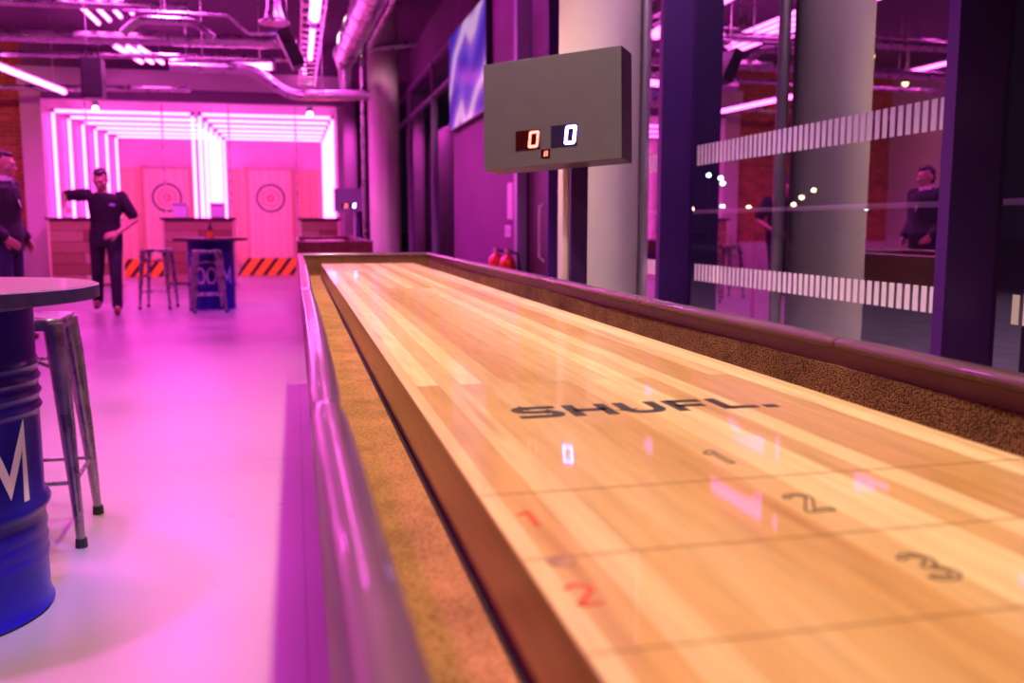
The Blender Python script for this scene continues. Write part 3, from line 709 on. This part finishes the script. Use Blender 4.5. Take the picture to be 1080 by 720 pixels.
pipe('steel_pipe', 'highest slim pipe along the top of the services, over the man in the jacket', [(-8.15, 13.7, 4.05), (-1.9, 13.7, 4.12)], .03, M['steel'], rods=(0,), flanges=2)
pipe('drain_pipe', 'thin upright pipe standing just left of the round pillar', [(.975, 13.4, CE), (.975, 13.4, 0)], .028, M['steel'], group='upright pipes')
pipe('drain_pipe', 'shiny chrome upright pipe beside the big pale pillar', [(1.80, 4.655, CE), (1.80, 4.655, 0)], .033, M['chrome'], group='upright pipes')
pipe('bracket_pipe', 'short thick horizontal pipe stub at the head of the round pillar', [(1.12, 13.935, 3.58), (1.80, 13.935, 3.70)], .05, M['steel'], flanges=2)
# big spiral duct with reducer
t = thing('air_duct', 'big shiny round air duct running away under the ceiling', 'duct', (.93, 9.3, 3.45))
ax = [(.0, -3.2, .04), (-.06, .3, .0), (-.17, 4.3, -.02)]
MB().tube(ax, .165, 32).build('duct_run', M['steel'], t)
for k in range(9):
    u = k / 8; y = -3.0 + 7.2 * u; x = 0 - .17 * max(0, (y + 3.2) / 7.5)
    MB().tube([(x, y - .018, .04 - .06 * u), (x - .001, y + .018, .04 - .06 * u)], .174, 32).build('duct_seam', M['steel'], t)
MB().tube([(-.17, 4.3, -.02), (-.17, 4.42, -.06), (-.17, 4.5, -.2), (-.17, 4.5, -.55)], [.165, .14, .09, .075], 24).build('reducer', M['steel'], t)
for y in (-1.5, 1.2, 3.8): hang(t, -.05, y, .16)
pipe('steel_pipe', 'slim lilac pipe running along the window side of the big air duct', [(1.2, 6.5, 3.5), (1.03, 12.9, 3.42)], .035, M['steel'], rods=(0,))
# ladder tray with a tube light inside
t = thing('cable_tray', 'pink-lit ladder cable tray running away beside the big duct', 'cable tray', (.265, 8.0, 3.38))
for s in (-1, 1): MB().box((s * .125 - .012, -2, 0), (s * .125 + .012, 8.4, .07)).build('side_rail', M['steel'], t, smooth=False)
for k in range(26): MB().box((-.125, -1.9 + k * .4, .005), (.125, -1.8 + k * .4, .03)).build('rung', M['steel'], t, smooth=False)
for y in (-1, 3, 7): hang(t, 0, y, .07)
def tube_light(label, p0, p1, group, r=.028, m='tube', us=(.15, .85)):
    o = Vector(p0); q = Vector(p1) - o; t = thing('tube_light', label, 'light', o, 0, group); n = q.normalized()
    MB().tube([n * .03, q - n * .03], r, 12).build('glowing_tube', M[m], t)
    MB().tube([(0, 0, 0), n * .05], r * 1.25, 12).build('end_cap', M['sign'], t)
    MB().tube([q - n * .05, q], r * 1.25, 12).build('end_cap', M['sign'], t)
    up = Vector((0, 0, r * 1.6)); MB().tube([up, q + up], r * .7, 8).build('mounting_bar', M['steel'], t)
    for u in us: p = q * u; hang(t, p.x, p.y, p.z + r)
    return t
tube_light('bright pink tube lying in the ladder cable tray', (.265, 6.2, 3.24), (.265, 10.4, 3.24), 'pink tubes', .055, us=(.55 / 4.2, 3.75 / 4.2))
tube_light('bright pink tube further along the ladder cable tray', (.265, 11.0, 3.29), (.265, 13.2, 3.29), 'pink tubes', .03, us=(.15 / 2.2, 1.75 / 2.2))
tube_light('bright level pink tube across the room below the thick grey pipe', (-1.57, 13.5, 3.16), (-.2, 13.5, 3.22), 'pink tubes', .045)
tube_light('slanting bright pink tube above the man in the jacket', (-3.96, 13.4, 3.19), (-3.60, 16.7, 3.2), 'pink tubes', .036)
nm4 = ('leftmost', 'second from left', 'third from left', 'rightmost')
for k in range(4):
    x = -2.64 + .185 * k
    tube_light('%s pink tube in the cluster of four parallel ceiling tubes' % nm4[k], (x, 9.6, 3.8), (x + .09, 14.1 - .25 * k, 3.8), 'four parallel pink tubes', .024)
for k in range(3):
    x = -2.66 + .17 * k
    tube_light('%s short pink tube beyond the cluster of four ceiling tubes' % ('left', 'middle', 'right')[k], (x, 15.6, 3.8), (x + .2, 17.2, 3.8), 'short pink tubes further back', .028)
# tubes over the near half of the room; the windows mirror them
for k, (x, y) in enumerate(((-1.6, 1.2), (-3.6, 4.5), (-1.9, 5.6), (-5.6, 8.0), (-6.4, 13.0), (.2, 15.6))):
    tube_light(('pink ceiling tube overhead between the drum table and the large shuffleboard table', 'pink ceiling tube in front of the man in the jacket, mirrored in the windows', 'pink ceiling tube overhead halfway between the two drum tables',
                'pink ceiling tube mirrored in the windows, beside the man in the jacket', 'pink ceiling tube mirrored in the windows, close to the brick wall', 'pink ceiling tube above the second shuffleboard table')[k], (x, y, 3.75), (x + .05, y + 2.2, 3.75), 'pink tubes', .03)
for k, (x, y) in enumerate(((-3.4, 11.6), (-4.6, 10.6), (-5.4, 13.6))):
    t = thing('warm_lamp', ('small warm ceiling lamp nearest the four parallel tubes', 'small warm ceiling lamp above the man in the jacket', 'small warm ceiling lamp close to the brick wall')[k], 'light', (x, y, 3.5), 0, 'small warm ceiling lamps')
    MB().lathe([(0, 0), (.05, 0), (.07, -.14), (.0, -.14)], 16).build('housing', M['black_metal'], t); MB().ball((0, 0, -.15), .05, seg=12, n=8).build('bulb', M['warm_lamp'], t); hang(t, 0, 0, 0)
# speaker and angled box
t = thing('speaker', 'black speaker hanging upright under the ceiling pipes', 'speaker', (-2.08, 11, 2.41))
sp = MB().box((-.105, -.12, 0), (.105, .12, .42)).build('cabinet', M['black_metal'], t, smooth=False, bevel=.012)
MB().box((-.092, -.128, .015), (.092, -.12, .405)).build('grille', M['rubber'], sp, smooth=False)
MB().tube([(-.06, 0, .42), (-.06, 0, .56), (.06, 0, .56), (.06, 0, .42)], .012, 8).build('yoke', M['black_metal'], t); hang(t, -.05, 0, .565)
t = thing('projector', 'dark box hanging at a slant under the ladder cable tray', 'projector', (.01, 9.0, 2.5))
mt = Matrix.Translation((0, 0, .16)) @ Matrix.Rotation(math.radians(-24), 4, 'Y')
cs = MB().box((-.06, -.15, -.17), (.06, .15, .17), mtx=mt).build('case', M['black_metal'], t, smooth=False, bevel=.008)
MB().tube([mt @ Vector((0, -.15, .08)), mt @ Vector((0, -.18, .08))], .035, 16).build('lens', M['bottle'], cs); hang(t, -.03, 0, .3)
t = thing('air_diffuser', 'grey cone air diffuser hanging near the ladder cable tray', 'air vent', (-.14, 9.6, 3.0))
MB().lathe([(0, 0), (.15, 0), (.15, .02), (.10, .05), (.07, .16), (.07, .5), (0, .5)], 32).build('cone', M['steel'], t); hang(t, 0, 0, .5)

# ------------------------------------------------------------------ right wall items
t = thing('video_screen', 'large blue video screen mounted on the aubergine wall', 'screen', (1.94, 10.42, 2.76))
MB().box((-.03, -1.12, -.57), (.04, 1.12, .57)).build('bezel', M['black_metal'], t, smooth=False, bevel=.006)
MB().box((-.034, -1.10, -.55), (-.03, 1.10, .55)).build('picture', M['screen'], t, smooth=False)
o = MB().box((0, -.115, -.17), (.012, .115, .17)).build('wall_sign', M['sign'], None, smooth=False, bevel=.002, loc=(1.967, 8.48, 1.27)); tag(o, 'tall pale sign plate on the aubergine wall', 'sign')
t = thing('switch_plate', 'small pale double switch plate below the tall sign', 'switch', (1.967, 8.57, .99))
MB().box((0, -.13, -.055), (.012, .13, .055)).build('plate', M['sign'], t, smooth=False, bevel=.003)
for y in (-.06, .06): MB().box((-.006, y - .035, -.03), (0, y + .035, .03)).build('rocker', M['carton'], t, smooth=False, bevel=.002)
def extinguisher(label, x, y, z):
    t = thing('fire_extinguisher', label, 'fire extinguisher', (x, y, z), 0, 'fire extinguishers at the aubergine wall')
    MB().lathe([(0, 0), (.07, 0), (.075, .01), (.075, .36), (.06, .41), (.03, .435), (.022, .45), (0, .45)], 28).build('cylinder', M['red_paint'], t)
    hd = MB().lathe([(0, .45), (.028, .45), (.028, .49), (0, .49)], 16).build('valve', M['chrome'], t)
    MB().box((-.012, -.075, .492), (.012, .02, .502)).box((-.01, -.065, .472), (.01, .0, .480)).build('lever', M['red_paint'], hd, smooth=False)
    MB().tube([(.02, 0, .47), (.09, -.02, .45), (.105, -.03, .3), (.095, -.03, .12)], .012, 8).build('hose', M['rubber'], t)
    MB().box((-.05, -.0765, .14), (.05, -.0755, .28)).build('label_plate', M['sign'], t, smooth=False)
    MB().tube([(0, 0, -.0), (0, 0, -z)], [.09, .11], 16).build('stand', M['red_paint'], t)
extinguisher('red fire extinguisher nearer the door frame, against the aubergine wall', 1.862, 8.13, .34)
extinguisher('red fire extinguisher further from the door frame, against the aubergine wall', 1.862, 8.62, .34)

# ------------------------------------------------------------------ people
def hand(m, w, d, side, up, curl=.5, s=1.):
    # palm from wrist w along d; fingers bend towards -up
    d = Vector(d).normalized(); up = Vector(up); up = (up - d * up.dot(d)).normalized(); x = d.cross(up) * side
    w = Vector(w)
    for k in range(4):
        a = w + d * .01 + x * (.026 - .0175 * k) * .7; b_ = w + d * .085 + x * (.028 - .0185 * k)
        m.limb(a, b_, .012, .0105, 8)
        L_ = (.07, .078, .072, .056)[k]; p = b_; ang = 0
        for j, f in enumerate((.45, .32, .23)):
            ang += curl * (.5 + .3 * j); q = p + (d * math.cos(ang) - up * math.sin(ang)) * L_ * f * 1.1
            m.limb(p, q, .0092 - .0008 * j, .0088 - .0010 * j, 8); p = q
    a = w + d * .025 + x * .026; b_ = a + d * .035 + x * .028 - up * .012; c = b_ + d * .034 + x * .006 - up * .012
    m.limb(a, b_, .0125, .0105, 8); m.limb(b_, c, .0105, .0085, 8)
def head(m, c, fwd, tilt=0):
    # head mesh centred at c looking along fwd (in the XY plane), nodding by tilt
    f = Vector((fwd[0], fwd[1], 0)).normalized(); r = Vector((f.y, -f.x, 0))
    R = Matrix((( r.x, f.x, 0), (r.y, f.y, 0), (0, 0, 1))).to_4x4()
    T = Matrix.Translation(c) @ R @ Matrix.Rotation(-tilt, 4, 'X')
    h = MB()
    h.ball((0, -.012, .03), .076, .094, .088); h.ball((0, .02, -.035), .06, .072, .082); h.ball((0, .045, -.085), .032, .036, .026)
    h.limb((0, .088, .012), (0, .112, -.026), .009, .014, 10); h.ball((0, .1, -.028), .018, .012, .010)
    h.ball((0, .085, -.058), .025, .012, .009); h.ball((0, .083, .03), .055, .016, .012)
    for s in (-1, 1):
        h.ball((s * .077, -.01, -.01), .010, .022, .033); h.ball((s * .045, .062, -.02), .022, .022, .022)
    m.add([T @ Vector(v) for v in h.v], h.f)
    return T
def eyes_hair(body, T, m_hair, hair_bits):
    for s in (-1, 1):
        e = MB().ball((s * .031, .0785, .008), .0115, seg=10, n=8); e.v = [tuple(T @ Vector(v)) for v in e.v]; e.build('eye', M['eye'], body)
        e = MB().ball((s * .031, .0878, .008), .0048, seg=10, n=6); e.v = [tuple(T @ Vector(v)) for v in e.v]; e.build('iris', M['hair'], body)
    h = MB()
    for c, rx, ry, rz in hair_bits: h.ball(c, rx, ry, rz)
    h.v = [tuple(T @ Vector(v)) for v in h.v]
    remeshed(h, 'hair', m_hair, body, .007, 3)
HAIR = [((0, -.034, .052), .081, .09, .080), ((0, -.06, -.008), .073, .053, .086), ((.064, -.035, .02), .016, .036, .045), ((-.064, -.035, .02), .016, .036, .045), ((0, .03, .095), .055, .046, .027)]
def shoe(m, heel, toe_dir):
    d = Vector((toe_dir[0], toe_dir[1], 0)).normalized(); p = Vector(heel)
    m.limb(p + Vector((0, 0, .045)) - d * .03, p + d * .10 + Vector((0, 0, .045)), .043, .044, 12); m.limb(p + d * .10 + Vector((0, 0, .04)), p + d * .185 + Vector((0, 0, .033)), .042, .032, 12)
    m.limb(p + Vector((0, 0, .05)), p + Vector((0, 0, .11)), .045, .045, 12)
def flat_feet(o):
    for v in o.data.vertices:
        if v.co.z < .004: v.co.z = .0
def person(label, loc, rz, J, tops, trousers, shoe_m, sleeve, tilt, look, group='people in the room', jacket=False):
    root = thing('person', label, 'person', loc, rz, group)
    V = {k: Vector(v) for k, v in J.items()}
    b_ = MB()
    px, py = V['pelvis'].x, V['pelvis'].y; cx, cy = V['chest'].x, V['chest'].y; nx, ny = V['neck'].x, V['neck'].y
    zp, zc, zn = V['pelvis'].z, V['chest'].z, V['neck'].z
    def torso(m, g, lo=-.1):
        m.ell([(px, py, zp + lo, .13 + g, .10 + g), (px, py, zp, .165 + g, .115 + g), (px * .6 + cx * .4, py * .6 + cy * .4, zp + (zc - zp) * .4, .145 + g, .105 + g), (cx, cy, zc, .175 + g, .12 + g), (cx * .5 + nx * .5, cy * .5 + ny * .5, zc + (zn - zc) * .6, .165 + g, .105 + g), (nx, ny, zn - .01, .07 + g, .065 + g)])
    torso(b_, 0)
    b_.limb(V['neck'], V['head'], .056, .054)
    T = head(b_, V['head'] + Vector((0, 0, .045)), look, tilt)
    for s in 'LR':
        b_.limb(V['sh' + s], V['el' + s], .05, .038); b_.limb(V['el' + s], V['wr' + s], .038, .026)
        hand(b_, V['wr' + s], J['hd' + s], 1 if s == 'L' else -1, J['hu' + s], .5)
        b_.limb(V['hip' + s], V['kn' + s], .085, .056); b_.limb(V['kn' + s], V['an' + s], .056, .038)
        b_.limb(V['an' + s], V['an' + s] + Vector((J['ft' + s][0] * .1, J['ft' + s][1] * .1, -.04)), .036, .03)
    body = remeshed(b_, 'body', M['skin'], root, .0065, 4)
    eyes_hair(body, T, M['hair'], HAIR)
    # top garment
    t_ = MB(); torso(t_, .018 if not jacket else .03, -.10 if not jacket else -.16)
    for s in 'LR':
        g = .014 if not jacket else .02
        if sleeve == 'short':
            mid = V['sh' + s].lerp(V['el' + s], .78); t_.limb(V['sh' + s], mid, .062 + g, .054 + g)
        else:
            t_.limb(V['sh' + s], V['el' + s], .06 + g, .046 + g); t_.limb(V['el' + s], V['wr' + s].lerp(V['el' + s], .1), .046 + g, .036 + g)
    if jacket:
        t_.limb(V['neck'] + Vector((.05, .02, -.03)), V['neck'] + Vector((-.05, .02, -.03)), .05, .05)
    gar = remeshed(t_, 'jacket' if jacket else 'shirt', tops, root, .009, 6)
    tr = MB(); tr.ell([(px, py, zp - .16, .15, .115), (px, py, zp - .05, .178, .128), (px, py, zp + .04, .17, .122)])
    for s in 'LR':
        tr.limb(V['hip' + s], V['kn' + s], .1, .072); tr.limb(V['kn' + s], V['an' + s] + Vector((0, 0, .01)), .072, .06)
    remeshed(tr, 'trousers', trousers, root, .009, 6)
    for s in 'LR':
        m = MB(); shoe(m, (V['an' + s].x, V['an' + s].y, max(V['an' + s].z - .09, 0)), J['ft' + s]); o = remeshed(m, 'shoe', shoe_m, root, .008, 4); flat_feet(o)
    return root, body, gar, V
# walker in black coming towards the camera (local -y is forward)
J = dict(pelvis=(.0, .0, .95), chest=(.015, -.03, 1.26), neck=(.0, -.07, 1.435), head=(-.01, -.12, 1.525),
         shL=(-.185, -.04, 1.40), elL=(-.41, -.10, 1.385), wrL=(-.385, -.30, 1.27), hdL=(.5, -.7, -.3), huL=(0, .3, 1),
         shR=(.19, -.03, 1.375), elR=(.335, -.02, 1.11), wrR=(.15, -.19, .955), hdR=(-.85, -.3, -.25), huR=(0, -1, .2),
         hipL=(-.09, 0, .92), hipR=(.09, 0, .92), knL=(-.115, .05, .50), anL=(-.15, .22, .14), knR=(.10, -.10, .50), anR=(.10, -.12, .09),
         ftL=(0, -1), ftR=(.1, -1))
root, body, gar, V = person('person in black short-sleeved top and trousers walking across the pink floor', (-2.18, 11.75, 0), math.radians(4), J, M['shirt_black'], M['trouser_black'], M['shoe'], 'short', .45, (-.1, -1))
MB().box((.045, -.003, -.012), (.115, .003, .012), mtx=Matrix.Translation((.02, -.158, 1.28)) @ Matrix.Rotation(.12, 4, 'X')).build('chest_print', M['emblem'], gar, smooth=False, bevel=.004)
# man in a jacket seen from the side, turned towards the middle of the room
J = dict(pelvis=(0, 0, .95), chest=(0, .01, 1.26), neck=(0, .0, 1.45), head=(0, -.025, 1.535),
         shL=(-.18, .02, 1.395), elL=(-.225, .09, 1.11), wrL=(-.17, -.08, .94), hdL=(.2, -.6, -.5), huL=(-1, 0, .2),
         shR=(.18, .02, 1.395), elR=(.225, .07, 1.11), wrR=(.2, -.09, .92), hdR=(-.1, -.5, -.8), huR=(1, 0, .2),
         hipL=(-.09, 0, .92), hipR=(.09, 0, .92), knL=(-.095, -.02, .50), anL=(-.1, .03, .09), knR=(.095, -.02, .50), anR=(.1, .03, .09), ftL=(-.1, -1), ftR=(.1, -1))
root, body, gar, V = person('person in dark jacket and white collar standing by the brick wall', (-2.54, 9.15, 0), math.radians(90 - 12), J, M['jacket'], M['trouser_navy'], M['shoe'], 'long', .12, (0, -1), jacket=True)
c = MB(); c.ell([(0, -.005, 1.42, .085, .082), (0, -.01, 1.455, .072, .07), (0, -.015, 1.485, .066, .064)]); c.build('shirt_collar', M['shirt_white'], gar)
FT = Matrix.Translation((0, -.152, 1.2)) @ Matrix.Rotation(-math.radians(14), 4, 'X') @ Matrix.Rotation(PI / 2, 4, 'X')
MB().prism([(-.035, .24), (.035, .24), (.012, .0), (-.012, .0)], -.012, .004, FT).build('shirt_front', M['shirt_white'], gar, smooth=False)
for s in (-1, 1):
    MB().prism([(s * .03, .25), (s * .075, .20), (s * .06, .12), (s * .012, -.01)][::s], -.012, .010, FT).build('lapel', M['jacket'], gar, smooth=False)
    w_ = V['wrL' if s < 0 else 'wrR']; e_ = V['elL' if s < 0 else 'elR']; p = w_.lerp(e_, .05)
    MB().tube([p, p.lerp(w_, 1.2)], .042, 14).build('cuff', M['shirt_white'], gar)

# ------------------------------------------------------------------ lamps and added fill spots
def spot(name, loc, target, energy, c, size=80, blend=.4, r=.05):
    l = bpy.data.lights.new(name, 'SPOT'); l.energy = energy; l.color = c; l.spot_size = math.radians(size); l.spot_blend = blend; l.shadow_soft_size = r
    o = bpy.data.objects.new(name, l); col.objects.link(o); o.location = loc
    o.rotation_euler = (Vector(target) - Vector(loc)).to_track_quat('-Z', 'Y').to_euler(); return o
WARM = (1., .72, .47)
for k, y in enumerate((.7, 2.3, 3.9, 5.4)):
    spot('table_downlight', (.30, y, 3.4), (.36, y, .8), 265, WARM, 100, .6, .05)
spot('table_downlight', (.42, 13.0, 3.4), (.42, 13.0, .8), 90, WARM, 80, .6, .05)
spot('blue_spotlight', (.0, 2.1, 3.4), (-.95, 2.75, .35), 800, (.12, .04, 1.), 22, .7, .06)
spot('blue_spotlight', (.1, 10.8, 3.6), (-.95, 12.0, .3), 380, (.16, .06, 1.), 34, .5, .06)
spot('blue_spotlight', (.6, 3.6, 3.9), (2.05, 3.0, 1.0), 120, (.25, .03, 1.), 70, .6, .06)

for k, (x, y, e, z) in enumerate(((-2.9, 6.8, 330, 4.1), (-1.3, 10.4, 640, 4.1), (-1.8, 14.8, 680, 4.1), (1.5, 22, 300, 4.1), (-5.8, 8.0, 480, 4.1), (-6.0, 13.5, 560, 4.1), (.3, 8.6, 170, 4.1), (.4, 12.0, 200, 4.1))):
    spot('pink_fill', (x, y, z), (x, y, 0), e, (1., .07, .85), 150, .5, .15)  # added fill without fixtures, raises the pink ambient light
for y, e in ((.7, 1050), (2.3, 850), (3.9, 560), (5.6, 400)):
    spot('floor_fill', (-1.5, y, 4.1), (-1.2, y, 0), e, (1., .08, .95), 50, .8, .12)  # added magenta fill for the floor left of the table
spot('pillar_fill', (.2, 3.3, 3.9), (1.5, 4.6, 1.9), 95, (1., .5, .95), 50, .6, .1)  # added fill to turn the big pillar lilac
spot('pillar_fill', (2.0, 2.9, 3.9), (1.62, 4.6, 1.6), 190, (1., .5, .9), 60, .6, .1)  # added fill for the window side of the pillar
spot('brick_fill', (-6.4, 14.5, 4.0), (-6.4, 17.9, 1.6), 190, (1., .26, .22), 110, .6, .1)  # added fill that reddens the brick wall

spot('pillar_fill', (.7, 11.3, 3.9), (1.35, 14.2, 1.9), 190, (1., .55, .6), 50, .6, .1)  # added fill to brighten the far round pillar
spot('terrace_fill', (7.2, -2.0, 6), (6.6, 7.0, 0), 5200, (.9, .55, .9), 46, .5, .2)  # added fill behind the camera, brightens the paving outside

# night sky
w = bpy.data.worlds.new('night'); scene.world = w; w.use_nodes = True
w.node_tree.nodes['Background'].inputs['Color'].default_value = (.02, .012, .035, 1); w.node_tree.nodes['Background'].inputs['Strength'].default_value = .25

# ------------------------------------------------------------------ camera
F = 970.; th = math.atan(123 / F); ps = math.atan(229 / math.hypot(F, 123))
fwd = Vector((math.sin(ps) * math.cos(th), math.cos(ps) * math.cos(th), -math.sin(th)))
right = Vector((math.cos(ps), -math.sin(ps), 0)); up = right.cross(fwd)
cam = bpy.data.cameras.new('camera'); co = bpy.data.objects.new('camera', cam); col.objects.link(co)
cam.sensor_width = 36; cam.lens = 36 * F / 1080; cam.clip_start = .02; cam.clip_end = 300
mw = Matrix(((right.x, up.x, -fwd.x, 0), (right.y, up.y, -fwd.y, 0), (right.z, up.z, -fwd.z, 1.05), (0, 0, 0, 1)))
co.matrix_world = mw
cam.dof.use_dof = True; cam.dof.focus_distance = 1.9; cam.dof.aperture_fstop = 4.0
scene.camera = co
vs = scene.view_settings
vs.view_transform = 'Standard'; vs.look = 'None'; vs.gamma = 1; vs.use_curve_mapping = False; vs.exposure = 0
cy_ = scene.cycles
cy_.use_denoising = True; cy_.max_bounces = 8; cy_.sample_clamp_indirect = 6; cy_.caustics_reflective = False; cy_.caustics_refractive = False
